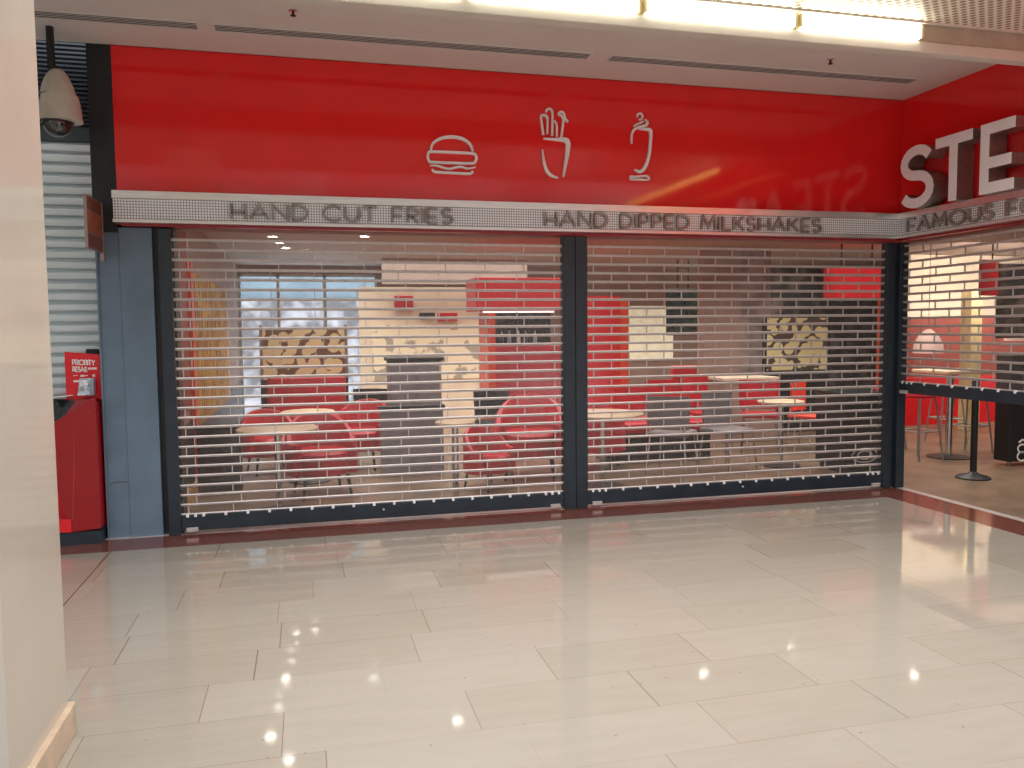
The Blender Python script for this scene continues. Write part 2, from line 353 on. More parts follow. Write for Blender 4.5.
# ---------------------------------------------------------------- red fascia walls above the shutters
b = MB().box(-6.985, 0, 2.42, 0.0, .18, 3.754)
struct('wall_back_fascia', b, RED, 'glossy red fascia panel above the two shutters', 'wall')
struct('wall_right_fascia', MB().box(0, -9, 2.42, .18, .18, 3.765), RED, 'glossy red fascia panel on the return wall', 'wall')
J = mat('panel_joint', (.55, .010, .012), .3)
b = MB()
for x in (-4.55, -2.25): b.box(x - .001, -.0008, 2.66, x + .001, .002, 3.754)
b.box(-.0012, -.012, 2.66, .002, -.009, 3.754)
struct('trim_5', b, J, 'hairline joints between the red fascia panels', 'joint')

# ---------------------------------------------------------------- stroke lettering (round-cornered deco capitals)
def arc(cx, cy, rx, ry, a0, a1, n=10):
    return [(cx + rx * math.cos(math.radians(a0 + (a1 - a0) * i / n)), cy + ry * math.sin(math.radians(a0 + (a1 - a0) * i / n))) for i in range(n + 1)]
GL = {
 'A': (.8, [[(0, 0), (.4, 1), (.8, 0)], [(.14, .3), (.66, .3)]]),
 'B': (.55, [[(0, 0), (0, 1)], [(0, 1)] + arc(.28, .76, .24, .24, 90, -90) + [(0, .52)], [(0, .52)] + arc(.28, .26, .27, .26, 90, -90) + [(0, 0)]]),
 'C': (.8, [arc(.46, .5, .46, .5, 45, 315, 16)]),
 'D': (.66, [[(0, 0), (0, 1)], [(0, 1)] + arc(.2, .5, .46, .5, 90, -90, 14) + [(0, 0)]]),
 'E': (.5, [[(0, 0), (0, 1)], [(0, 1), (.5, 1)], [(0, .42), (.44, .42)], [(0, 0), (.5, 0)]]),
 'F': (.5, [[(0, 0), (0, 1)], [(0, 1), (.5, 1)], [(0, .42), (.44, .42)]]),
 'H': (.62, [[(0, 0), (0, 1)], [(.62, 0), (.62, 1)], [(0, .4), (.62, .4)]]),
 'I': (.0, [[(0, 0), (0, 1)]]),
 'K': (.6, [[(0, 0), (0, 1)], [(.58, 1), (.02, .42)], [(.2, .58), (.6, 0)]]),
 'L': (.45, [[(0, 1), (0, 0), (.45, 0)]]),
 'M': (.86, [[(0, 0), (.1, 1), (.43, .2), (.76, 1), (.86, 0)]]),
 'N': (.68, [[(0, 0), (0, 1), (.68, 0), (.68, 1)]]),
 'O': (.94, [arc(.47, .5, .47, .5, 0, 360, 24)]),
 'P': (.52, [[(0, 0), (0, 1)], [(0, 1)] + arc(.26, .71, .26, .29, 90, -90) + [(0, .42)]]),
 'R': (.54, [[(0, 0), (0, 1)], [(0, 1)] + arc(.26, .71, .26, .29, 90, -90) + [(0, .42)], [(.2, .42), (.54, 0)]]),
 'S': (.52, [arc(.27, .75, .24, .25, 35, 250, 10) + arc(.26, .26, .27, .26, 70, -145, 10)]),
 'T': (.62, [[(0, 1), (.62, 1)], [(.31, 0), (.31, 1)]]),
 'U': (.64, [[(0, 1), (0, .32)] + arc(.32, .32, .32, .32, 180, 360, 10) + [(.64, .32), (.64, 1)]]),
 'Y': (.66, [[(0, 1), (.33, .48), (.66, 1)], [(.33, 0), (.33, .5)]]),
 '&': (.6, [arc(.25, .75, .17, .24, 0, 250, 8) + [(.6, 0)], arc(.25, .25, .24, .25, 90, 360, 8) + [(.6, .45)]]),
}
def text_width(s, gap=.22, space=.55):
    return sum((space if c == ' ' else GL[c][0] + gap) for c in s) - gap
def put_text(s, h, length, wd, fn, d0, d1, m, parent, name='letter', one=False, v0=0, gap=.22, space=.55):
    """letters of height h squeezed to `length`, each letter a part; u runs 0..length"""
    k = length / (text_width(s, gap, space)); u = 0; big = MB() if one else None
    for c in s:
        if c == ' ': u += space; continue
        b = big or MB(); off = wd / 2
        for st in GL[c][1]:
            P = [((u + x) * k, v0 + off + y * (h - 2 * off)) for x, y in st]
            closed = len(P) > 4 and (Vector(P[0]) - Vector(P[-1])).length < 1e-6
            if closed: P = P[:-1]
            b.ribbon(P, wd, fn, d0, d1, closed)
        if not one: b.build(name, m, parent)
        u += GL[c][0] + gap
    if one: return big.build(name, m, parent)

# ---------------------------------------------------------------- steel sign band
sg = thing('sign_band', 'long steel sign band with raised capitals under the red fascia', 'sign', (0, 0, 0))
MB().box(-7.0, -.11, 2.605, -.099, 0.0, 2.663, .002).box(-.11, -9, 2.605, 0, -.099, 2.663, .002).build('top_rail', STEEL, sg)
MB().box(-7.0, -.11, 2.425, -.099, 0.0, 2.45, .002).box(-.11, -9, 2.425, 0, -.099, 2.45, .002).build('bottom_rail', STEEL, sg)
MB().box(-6.995, -.095, 2.45, -.09, -.05, 2.605).box(-.095, -9, 2.45, -.05, -.09, 2.605).build('dimpled_panel', DIMPLE, sg)
MB().box(-6.95, -.06, 2.405, -.05, .0, 2.425).box(-.06, -9, 2.405, 0, -.05, 2.425).build('red_underside', mat('dark_red_metal', (.28, .02, .03), .35), sg)
fF = lambda x0, z0: (lambda u, v, d: (x0 + u, -.095 - d, z0 + v))
put_text('HAND CUT FRIES', .135, 1.73, .021, fF(-6.155, 2.461), .002, .028, BANDLET, sg)
put_text('HAND DIPPED MILKSHAKES', .135, 2.67, .021, fF(-3.625, 2.461), .002, .028, BANDLET, sg)
fW = lambda y0, z0: (lambda u, v, d: (-.095 - d, y0 - u, z0 + v))
put_text('FAMOUS FOR', .135, 1.56, .021, fW(-.235, 2.461), .002, .028, BANDLET, sg)

# big raised letters on the return wall
def big_letter(ch, y0, y1, where):
    t = thing('raised_letter', 'big satin steel capital %s %s' % (ch, where), 'sign letter', (0, y0, 2.6645), 0, 'big raised letters on the return wall')
    wdt, h, st = y0 - y1, .565, .088
    gw, strokes = GL[ch]; k = (wdt - st) / gw
    if ch == 'S': gw, strokes = .50, [arc(.25, .76, .24, .24, 25, 265, 14) + arc(.24, .26, .26, .26, 85, -150, 14)]; k = (wdt - st) / gw
    for nm, d0, d1, mm, grow in (('letter_side', .02, .192, LETSIDE, 0), ('letter_face', .192, .198, LETTER, 0)):
        b = MB()
        for stk in strokes:
            P = [(st / 2 + x * k, st / 2 + y * (h - st)) for x, y in stk]
            if ch in 'TEFH':
                P = [(p[0], p[1]) for p in P]
                if len(P) == 2 and abs(P[0][0] - P[1][0]) < 1e-6: P = [(P[0][0], P[0][1] - st / 2 + (.0 if ch != 'T' else 0)), (P[1][0], P[1][1] + (st / 2 if ch != 'T' else -st / 2))]
                elif len(P) == 2: P = [(P[0][0] + (st / 2 - .001 if ch != 'T' else -st / 2), P[0][1]), (P[1][0] + st / 2, P[1][1])]
            b.ribbon(P, st, lambda u, v, d: (-d, -u, v), d0, d1)
        b.build(nm, mm, t)
    MB().tube([(.0, -wdt * .5, h * .5), (-.03, -wdt * .5, h * .5)], .012, 8).build('standoff', STEEL, t)
for ch, y0, y1, wh in (('S', -.225, -.645, 'beside the inner corner'), ('T', -.66, -1.07, 'between the S and the E'), ('E', -1.155, -1.49, 'at the right edge of the photo'), ('A', -1.62, -2.2, 'right of the frame'), ('K', -2.3, -2.75, 'furthest right of the frame')):
    big_letter(ch, y0, y1, wh)

# ---------------------------------------------------------------- white line icons on the fascia
fI = lambda u, v, d: (u, -d, v)
ic = {'bun': [(-4.579, 3.078), (-4.56, 3.135), (-4.494, 3.178), (-4.402, 3.195), (-4.31, 3.182), (-4.249, 3.141), (-4.224, 3.085)], 'patty': [(-4.574, 3.067), (-4.404, 3.069), (-4.232, 3.067), (-4.205, 3.055), (-4.195, 3.032), (-4.205, 3.005), (-4.233, 2.986), (-4.405, 2.982), (-4.575, 2.983), (-4.598, 3.0), (-4.606, 3.025), (-4.598, 3.055)], 'wave': [(-4.589, 2.955), (-4.532, 2.955), (-4.472, 2.939), (-4.419, 2.934), (-4.366, 2.948), (-4.321, 2.953), (-4.273, 2.942), (-4.204, 2.955)], 'bot': [(-4.569, 2.926), (-4.545, 2.904), (-4.407, 2.900), (-4.253, 2.900), (-4.230, 2.925)], 'f1': [(-3.609, 3.251), (-3.628, 3.394), (-3.611, 3.416), (-3.586, 3.412), (-3.569, 3.387)], 'f2': [(-3.531, 3.247), (-3.528, 3.347), (-3.527, 3.441), (-3.546, 3.472), (-3.572, 3.465), (-3.583, 3.444)], 'f2b': [(-3.575, 3.26), (-3.572, 3.335), (-3.572, 3.388)], 'f3': [(-3.489, 3.239), (-3.489, 3.336), (-3.505, 3.367), (-3.528, 3.373)], 'f4': [(-3.45, 3.235), (-3.432, 3.352), (-3.432, 3.399), (-3.454, 3.424), (-3.471, 3.434), (-3.454, 3.451), (-3.426, 3.442), (-3.415, 3.4), (-3.387, 3.37)], 'box': [(-3.607, 3.22), (-3.506, 3.217), (-3.398, 3.209), (-3.394, 3.111), (-3.412, 3.009), (-3.432, 2.903)], 'boxl': [(-3.618, 3.127), (-3.608, 3.033), (-3.581, 2.95), (-3.542, 2.912), (-3.48, 2.893)], 'cherry': [(-2.75, 3.446), (-2.741, 3.471), (-2.717, 3.478), (-2.699, 3.46), (-2.705, 3.433), (-2.73, 3.425)], 'whip': [(-2.8, 3.215), (-2.8, 3.29), (-2.773, 3.338), (-2.723, 3.362), (-2.664, 3.380), (-2.652, 3.409), (-2.676, 3.429)], 'whip2': [(-2.782, 3.364), (-2.741, 3.388), (-2.690, 3.411)], 'glass': [(-2.729, 3.342), (-2.67, 3.345), (-2.622, 3.332), (-2.622, 3.231), (-2.639, 3.108), (-2.675, 3.012), (-2.722, 2.973), (-2.773, 2.990)], 'base': [(-2.805, 2.931), (-2.773, 2.927), (-2.739, 2.931), (-2.669, 2.938), (-2.639, 2.926), (-2.645, 2.906), (-2.728, 2.905), (-2.799, 2.905), (-2.811, 2.917)]}
def smooth(P, W, closed, n=5):
    N_ = len(P); W = W if isinstance(W, list) else [W] * N_; Q = []; V = []
    segs = N_ if closed else N_ - 1
    g = lambda i: P[i % N_] if closed else P[max(0, min(N_ - 1, i))]
    for i in range(segs):
        a, b, c, d = g(i - 1), g(i), g(i + 1), g(i + 2)
        for k in range(n):
            t = k / n
            Q.append(tuple(.5 * (2 * b[j] + (c[j] - a[j]) * t + (2 * a[j] - 5 * b[j] + 4 * c[j] - d[j]) * t * t + (3 * b[j] - a[j] - 3 * c[j] + d[j]) * t ** 3) for j in (0, 1)))
            V.append(W[i] * (1 - t) + W[(i + 1) % N_] * t)
    if not closed: Q.append(P[-1]); V.append(W[-1])
    return Q, V
def icon(name, label, parts, z0):
    t = thing(name, label, 'wall icon', (0, 0, 0))
    for nm, key, wds, cl in parts:
        Q, V = smooth(ic[key], wds, cl)
        MB().ribbon(Q, V, fI, .004, .022, cl).build(nm, WHITE, t)
icon('burger_icon', 'white line burger icon on the red fascia', (('top_bun', 'bun', [.014, .019, .024, .027, .026, .022, .017], False), ('patty', 'patty', .021, True), ('lettuce', 'wave', [.009, .014, .017, .017, .017, .016, .015, .009], False), ('bottom_bun', 'bot', [.015, .022, .020, .022, .015], False)), 0)
icon('fries_icon', 'white line packet of fries icon between burger and milkshake', (('fry', 'f1', .019, False), ('fry', 'f2', .017, False), ('fry', 'f2b', .015, False), ('fry', 'f3', .015, False), ('fry', 'f4', .018, False), ('packet', 'box', [.014, .022, .046, .036, .026, .014], False), ('packet_edge', 'boxl', [.010, .022, .028, .026, .010], False)), 0)
icon('milkshake_icon', 'white line milkshake glass icon right of the fries', (('cherry', 'cherry', .014, False), ('cream_swirl', 'whip', [.013, .018, .020, .022, .024, .020, .012], False), ('cream_swirl', 'whip2', .014, False), ('glass', 'glass', [.010, .022, .030, .024, .026, .030, .028, .014], False), ('glass_foot', 'base', .017, True)), 0)

# ---------------------------------------------------------------- shop-front posts and columns
struct('trim_6', MB().box(-7.155, -.005, 2.37, -6.985, .18, 3.754).box(-7.15, .0, 2.36, -6.985, .18, 2.42), BLACK, 'black upper post beside the red fascia', 'post')
col = thing('clad_column', 'blue grey clad column left of the shutters', 'column', (-6.94, 0, 0))
MB().box(-.20, .012, 0, -.045, .30, 2.40, .003).build('side_panel', COLUMN, col)
MB().box(-.045, .0, 0, .19, .30, 2.40, .003).build('front_panel', COLUMN, col)
MB().box(-.212, -.004, 0, -.196, .06, 2.40, .003).build('edge_strip', COLUMN, col)
MB().tube([(-.18, .012, .41), (-.17, .009, .435), (-.14, .011, .44), (-.06, .011, .44)], .0025, 6).build('seam', NAVY, col)
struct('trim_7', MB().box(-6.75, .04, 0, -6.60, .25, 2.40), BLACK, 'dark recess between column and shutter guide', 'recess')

# ---------------------------------------------------------------- transparent rolling shutters
def link_rows(b, L, z0, n, pitch, sp, offs):
    for k in range(n):
        x = offs[k % 2]
        while x < L - .01:
            b.box(x - .0035, -.006, z0 + k * pitch + .009, x + .0035, .006, z0 + (k + 1) * pitch - .009); x += sp
def shutter(label, loc, rz, L, zb, rail_h, ztop, guide_l, guide_r, pitch, offs, clips=True, rail_ext=0):
    """runs along local +x from 0 to L, seen from local -y"""
    t = thing('rolling_shutter', label, 'shutter', loc, rz)
    z0 = zb + rail_h; n = int((ztop - z0) / pitch)
    b = MB()
    for k in range(n + 1):
        z = z0 + k * pitch
        b.tube([(0, -.003, z + .003), (L, -.003, z + .004)], .0072, 8)
        b.tube([(0, .004, z - .006), (L, .004, z - .007)], .0062, 8)
    b.build('horizontal_rods', STEEL2, t, True)
    b = MB(); link_rows(b, L, z0, n, pitch, .338, offs); vl = b.build('vertical_links', STEEL2, t); vl['kind'] = 'stuff'
    b = MB()
    for k in range(n): b.box(0, -.0015, z0 + k * pitch + .010, L, .0015, z0 + (k + 1) * pitch - .010)
    b.build('clear_slats', CLEAR, t)
    br = MB().box(-rail_ext, -.035, zb, L + rail_ext, .035, zb + rail_h, .004).build('bottom_rail', NAVY, t)
    if clips:
        xs = [.05, .11, .17] + [.17 + .167 * i for i in range(1, int((L - .3) / .167))] + [L - .17, L - .11, L - .05]
        for x in xs: MB().box(x - .011, -.042, zb + rail_h - .016, x + .011, -.02, zb + rail_h + .006, .003).build('rail_clip', WHITE, br)
        for x in (.04, L - .13): MB().box(x, -.06, zb - .005, x + .09, -.036, zb + .028, .004).build('floor_latch', STEEL2, br)
        MB().tube([(L * .5, -.036, zb + .075), (L * .5, -.046, zb + .075)], .009, 10).build('key_lock', STEEL2, br)
    for (a, c2, nm) in guide_l + guide_r:
        MB().box(a, -.045, .004 - loc[2], c2, .05, 2.392, .004).build(nm, NAVY, t)
    return t
shutter('wide see-through rolling shutter on the left, nearest the blue grey column', (-6.612, 0, 0), 0, 3.168, .03, .125, 2.37,
        [(-.088, -.0, 'guide_rail')], [(3.168, 3.275, 'guide_rail')], .0771, (.055, .118))
shutter('see-through rolling shutter in the middle, right of the dividing post', (-3.225, 0, 0), 0, 3.06, .03, .125, 2.37,
        [(-.108, .0, 'guide_rail')], [(3.06, 3.145, 'guide_rail')], .0771, (.24, .07))
shutter('half raised see-through shutter on the return wall above the bar stools', (0, -.075, 0), -math.pi / 2, 3.4, .945, .105, 2.37,
        [(-.06, 0, 'guide_rail')], [], .0771, (.24, .07), rail_ext=0)
struct('trim_8', MB().box(-.078, -.02, 0, .048, .06, 2.39, .004), NAVY, 'dark corner post where the two shop fronts meet', 'post')

# ---------------------------------------------------------------- neighbouring shop at far left
struct('wall_left_neighbour', MB().box(-14, .60, 0, -7.0, .75, 4.3), BLACK, 'dark wall behind the neighbouring shutter', 'wall')
sh = thing('steel_shutter', 'closed grey corrugated steel shutter of the neighbouring shop', 'shutter', (-8.4, .38, 0))
b = MB(); n = 37
for k in range(n):
    z = .02 + k * .0835
    prof = [(.045, 0), (-.022, .004), (-.027, .02), (-.027, .048), (-.018, .056), (.045, .058)]
    b.prism([(p[0], z + p[1]) for p in prof] + [(.045, z + .0835), (.06, z + .0835), (.06, z)], lambda u, v, d: (d, u, v), -1.2, 1.3)
b.build('slat_curtain', GALV, sh)
MB().box(-1.2, -.03, 3.105, 1.3, .03, 3.215).build('shutter_lintel', mat('slate_grey_steel', (.06, .075, .085), .4, .2), sh)
MB().box(1.075, -.06, 1.40, 1.165, -.03, 1.47, .004).build('lock_box', BLACK, sh)
lv = thing('louvre_grille', 'black louvre grille above the neighbouring shutter', 'grille', (-8.4, .36, 3.22))
b = MB()
for k in range(22): b.box(-1.2, -.02, .01 + k * .034, 1.3, .0, .026 + k * .034)
b.build('louvre_slats', mat('black_blue_louvre', (.02, .026, .036), .4), lv)
MB().box(-1.2, .02, 0, 1.3, .04, .80).build('louvre_back', BLACK, lv)
# blade sign
bs = thing('blade_sign', 'brown striped blade sign sticking out beside the black post', 'sign', (-7.10, 0, 2.20))
for z0, z1, c in ((.012, .105, WOODSIGN), (.115, .265, mat('orange_brown_band', (.42, .12, .06), .35, 0, .15, 14)), (.275, .365, WOODSIGN)):
    MB().box(-.008, -.455, z0, .008, -.02, z1).build('sign_stripe', c, bs)
ROSE = mat('rose_grey_metal', (.34, .25, .23), .35, .5)
MB().box(-.010, -.463, .0, .010, -.455, .375, .002).build('near_edge', ROSE, bs)
for z in (.0, .105, .265, .365): MB().box(-.009, -.455, z, .010, -.02, z + .010).build('crossbar', ROSE, bs)
MB().box(-.014, -.02, -.06, .014, .012, .375, .002).build('wall_bracket', ROSE, bs)
# dome camera
dc = thing('dome_camera', 'cream dome security camera hanging from the ceiling on a dark pole', 'camera', (-7.27, -.298, 2.99))
MB().tube([(-.045, 0, .764), (-.045, 0, .44)], .026, 14).build('pole', BLACK, dc, True)
MB().lathe([(.0, .475), (.03, .472), (.045, .462), (.075, .42), (.100, .36), (.113, .31), (.117, .29)], (-.01, 0, 0), n=32).build('upper_shell', CREAMPLAST, dc, True)
MB().lathe([(.119, .29), (.121, .285), (.134, .21), (.139, .135), (.143, .125), (.143, .112), (.115, .107), (.0, .107)], n=32).build('lower_shell', CREAMPLAST, dc, True)
MB().lathe([(.092, .108)] + [(.092 * math.cos(a), .10 - .098 * math.sin(a)) for a in [i * math.pi / 20 for i in range(11)]], (-.025, 0, 0), n=32).build('dome', DOME, dc, True)
MB().lathe([(.108, .108), (.108, .098), (.093, .096)], (-.025, 0, 0), n=32).build('dome_ring', BLACK, dc, True)
# kiosk
ks = thing('kiosk', 'red self service kiosk partly behind the cream pillar', 'kiosk', (-7.165, -.14, 0), .0)
prof = [(0, .12), (0, 1.10), (-.005, 1.108), (-.03, 1.108), (-.33, .90), (-.36, .87), (-.33, .62), (-.215, .16), (-.205, .105)]
kp = MB().prism(prof, lambda u, v, d: (u, d, v), 0, .03).build('side_panel', KRED, ks)
MB().prism([(0, .11), (0, 1.07), (-.48, 1.07), (-.50, 1.0), (-.50, .70), (-.48, .12)], lambda u, v, d: (u, d, v), .40, .43).build('side_panel', KRED2, ks)  # lit side: this panel and the body get brighter red in place of light
p2 = [(-.01, .11), (-.01, 1.07), (-.04, 1.07), (-.32, .87), (-.34, .84), (-.31, .62), (-.20, .17)]
MB().prism(p2, lambda u, v, d: (u, d, v), .03, .40).build('body', KRED2, ks)
def hull(name, top, bot, m):
    b = MB(); A = [b.bm.verts.new(p) for p in top]; B = [b.bm.verts.new(p) for p in bot]
    b.bm.faces.new((A[0], A[1], A[2])); b.bm.faces.new((A[0], A[2], A[3])); b.bm.faces.new(B[::-1])
    for i in range(4): b.bm.faces.new((A[i], B[i], B[(i + 1) % 4], A[(i + 1) % 4]))
    return b.build(name, m, ks)
hull('screen_bed', [(-.03, .03, 1.098), (-.34, .03, .895), (-.50, .40, 1.09), (-.03, .40, 1.10)], [(-.03, .03, .85), (-.30, .03, .80), (-.40, .40, .82), (-.03, .40, .85)], KRED)
hull('touch_screen', [(-.07, .045, 1.082), (-.33, .045, .915), (-.48, .385, 1.098), (-.07, .385, 1.108)], [(-.10, .05, 1.03), (-.33, .05, .88), (-.47, .37, 1.05), (-.10, .37, 1.07)], SCREEN)
MB().tube([(-.04, -.002, 1.02), (-.155, -.002, .84), (-.165, -.002, .60), (-.19, -.002, .20)], .0022, 6).build('side_groove', mat('pale_red_line', (.5, .08, .07), .3), kp)
MB().box(-.38, .01, .0, .0, .42, .10).build('plinth', NAVY, ks)
MB().prism([(-.36, .115), (-.36, .21), (-.20, .205), (-.20, .105)], lambda u, v, d: (u, d, v), -.012, -.001).build('foot_panel', KRED2, ks)
pb = thing('poster_board', 'bright red upright board with white capitals standing on the kiosk', 'sign', (-7.415, .07, 1.085), 0)
pb = MB().prism([(0, 0), (0, .372), (.262, .345), (.262, 0)], lambda u, v, d: (u, d, v), 0, .012).build('board', KRED2, pb)
fP = lambda u, v, d: (u, -d, v)
put_text('PRIORITY', .046, .155, .008, lambda u, v, d: (.055 + u, -d, .268 - .05 * u + v), .001, .003, WHITE, pb, 'white_lettering', True, gap=.16)
put_text('RESA&', .044, .098, .008, lambda u, v, d: (.055 + u, -d, .216 - .05 * u + v), .001, .003, WHITE, pb, 'white_lettering', True, gap=.14)
b = MB()
for x in range(5): b.box(.160 + x * .013, -.003, .232, .170 + x * .013, -.001, .248)
b.box(.055, -.003, .186, .085, -.001, .190).box(.105, -.003, .178, .135, -.001, .192).box(.14, -.003, .183, .158, -.001, .190).box(.19, -.003, .176, .208, -.001, .194)
b.box(.055, -.003, .137, .105, -.001, .152)
b.build('small_print', WHITE, pb)
lh = thing('leaflet_holder', 'small upright leaflet stand in front of the red board', 'leaflet holder', (-7.315, .0, 1.125), 0)
MB().prism([(0, 0), (.02, .13), (.10, .13), (.085, 0)], lambda u, v, d: (u, d, v), -.02, .0).build('leaflets', PAPER, lh)
MB().box(.02, -.0215, .075, .075, -.0205, .118).build('printed_picture', mat('pale_print', (.75, .82, .85), .4, 0, .2, 40), lh)
MB().prism([(.085, 0), (.10, .13), (.12, .125), (.115, 0)], lambda u, v, d: (u, d, v), -.03, .03).build('stand_side', mat('grey_plastic', (.25, .30, .36), .3), lh)
tag(MB().prism([(-.10, 0), (.06, .0), (.04, .006), (-.09, .006)], lambda u, v, d: (-7.42 + u, .10 + d, 1.115 + v + .10 * u), -.06, .02).build('paper_sheet', WHITE), 'white paper sheet lying on top of the kiosk', 'paper')

# ---------------------------------------------------------------- restaurant shell
struct('wall_left_restaurant', MB().box(-6.95, .25, 0, -6.75, 8.3, 2.75), BROWNP, 'left side wall of the restaurant', 'wall')
struct('trim_9', MB().box(-6.75, .25, .85, -6.735, 1.75, 2.6), RBROWN, 'brick red painted strip of the side wall', 'wall strip')
struct('trim_10', MB().box(-6.75, 1.75, .0, -6.70, 1.92, 2.30), ORANGE, 'orange red upright strip on the side wall', 'trim')
g = MB()
for k in range(22): 
    y = 1.95 + k * .17; g.prism([(0, 0), (.035, .05), (.035, .12), (0, .17)], lambda u, v, d, y=y: (-6.75 + u, y + v, d), .62, 2.20)
gp = tag(g.build('gold_wall_panel', GOLD), 'gold ribbed relief panel on the side wall inside the left shutter', 'wall panel')
struct('trim_11', MB().box(-6.75, .25, 0, -6.72, 8.2, .72), mat('dark_wainscot', (.035, .018, .018), .4), 'dark wainscot under the gold panel', 'wainscot')
struct('baseboard_left_restaurant', MB().box(-6.72, .4, 0, -6.70, 5.6, .13), WOODSKIRT, 'oak skirting on the side wall', 'skirting')
struct('wall_header_inside', MB().box(-6.75, .181, 2.40, .18, .20, 2.75).box(.181, -9, 2.40, .20, .2, 2.75), PINKCEIL, 'inner face of the header above the shutters', 'wall')
struct('ceiling_restaurant', MB().box(-6.95, .2, 2.75, 7, 8.3, 2.85).box(.2, -9, 2.75, 7, .2, 2.85), PINKCEIL, 'restaurant ceiling', 'ceiling')
struct('wall_back', MB().box(-4.35, 8.1, 0, 7, 8.3, 2.75).box(-6.95, 8.1, 2.60, -4.35, 8.3, 2.75), BROWNP, 'back wall of the restaurant', 'wall')
struct('wall_right', MB().box(7, -9, 0, 7.2, 8.3, 2.85), BROWNP, 'far right wall of the restaurant', 'wall')
struct('wall_front_return', MB().box(.2, -9.1, 0, 7.2, -9, 2.85), BROWNP, 'far front wall of the restaurant', 'wall')
# back window
wn = thing('window_1', 'tall glazed back window with pale daylight behind it', 'window', (-5.65, 8.15, 0)); wn['kind'] = 'structure'
MB().box(-1.1, -.01, .1, 1.3, .0, 2.60).build('pane', GLASS, wn)
b = MB()
for x in (-1.1, -.45, .35, 1.26): b.box(x, -.04, 0, x + .05, .04, 2.60)
for z in (0, 2.55): b.box(-1.1, -.04, z, 1.3, .04, z + .05)
b.build('window_frame', mat('pale_window_frame', (.60, .62, .64), .4), wn)
struct('wall_outside', MB().box(-16, 13, 2.35, 2, 13.3, 5.2), blobs('blue_grey_cladding', (.22, .29, .33), (.34, .40, .44), 1.2, .5, .6, soft=.15), 'blue grey upper wall seen through the back window', 'wall')
struct('wall_outside_lower', MB().box(-16, 12.9, -.5, 2, 13.2, 2.35), blobs('pale_shop_windows', (.20, .17, .17), (.68, .58, .58), 2.6, .5, .5, soft=.12), 'pale lower wall seen through the back window', 'wall')

# ceiling bulkheads
struct('ceiling_bulkhead', MB().box(-4.4, 6.4, 2.34, -2.0, 6.6, 2.75), PINKCEIL, 'cream lit ceiling bulkhead over the mural', 'ceiling')
# cream mural wall with frames
struct('wall_mural', MB().box(-4.75, 7.0, 0, -2.3, 7.1, 2.32), CREAM, 'cream wall with a grey and cream mural', 'wall')
tag(MB().box(-4.55, 6.985, .75, -2.45, 6.998, 1.68).build('wall_mural_print', MURAL), 'grey and cream patterned mural on the cream wall', 'mural')
def frame(x0, z0, x1, z1, y, m, label, mf=BLACK):
    t = thing('picture_frame', label, 'picture', ((x0 + x1) / 2, y, z0), 0, 'pictures on the cream wall'); h = (x1 - x0) / 2; H = z1 - z0
    fr = MB().box(-h, -.03, 0, h, -.001, H, .004).build('frame', mf, t)
    MB().box(-h + .02, -.034, .02, h - .02, -.030, H - .02).build('print', m, fr)
frame(-4.166, 1.93, -3.85, 2.17, 6.98, UPHRED, 'red square picture high on the cream wall', KRED2)
frame(-3.44, 1.742, -3.095, 1.881, 6.98, UPHRED, 'small red picture right on the cream wall', KRED2)
frame(-3.75, 1.79, -3.48, 1.885, 6.98, MENU, 'small dark picture between the two red pictures')
# yellow cobble partition with booth
pt = thing('partition_screen', 'low yellow cobble patterned partition behind the red booth', 'partition', (-5.65, 5.0, 0))
MB().box(-.56, 0, .92, .56, .06, 1.64).build('patterned_panel', PEBBLE, pt)
MB().box(-.60, -.01, 0, .60, .07, .92).build('partition_base', mat('dark_brown_panel', (.06, .035, .03), .4), pt)
MB().box(-.60, -.01, .92, -.56, .07, 1.68).box(.56, -.01, .92, .60, .07, 1.68).build('partition_post', BROWNP, pt)

# red kitchen-side bulkhead and counter (behind the divider)
rb = thing('counter_canopy', 'red box canopy over the dark serving hatch', 'canopy', (-2.8, 4.0, 1.83))
MB().box(-.60, -.1, .01, .62, .6, .46, .01).build('canopy_box', KRED2, rb)
MB().box(-.50, -.09, -.012, .5, -.05, .010).build('light_strip', mat('warm_canopy_strip', (1, .9, .8), .4, 0, .01, emit=1.2), rb)
hc = thing('serving_counter', 'red fronted serving counter with dark hatch behind the post', 'counter', (-2.8, 4.0, 0))
MB().box(-.32, 0, 0, .62, .6, 1.36, .01).build('counter_body', UPHRED, hc)
MB().box(-.32, .5, 1.36, .62, .6, 1.835).build('hatch_back', MENU, hc)
MB().box(-.42, -.02, 0, -.32, .6, 1.83).build('orange_post', ORANGE, hc)
for i, x in enumerate((-2.98, -2.86, -2.74, -2.62, -2.5)):
    t = thing('bottle', 'small bottle standing in the dark serving hatch', 'bottle', (x, 4.2 + .05 * (i % 2), 1.361), 0, 'bottles in the serving hatch')
    bb = MB().lathe([(0, 0), (.03, 0), (.03, .13), (.012, .18), (.012, .22), (0, .22)], n=12).build('bottle_body', [MENU2, PAPER, WHITE][i % 3], t, True)
    MB().lathe([(.014, .215), (.014, .235), (0, .235)], n=10).build('cap', BLACK, bb)
gc = thing('service_station', 'grey service station between the booths', 'cabinet', (-4.35, 3.0, 0))
MB().box(-.30, 0, 0, .32, .45, 1.22, .01).build('cabinet_body', GREYPAINT, gc)
MB().box(-.33, -.02, 1.22, .35, .47, 1.26, .005).build('worktop', BLACK, gc)
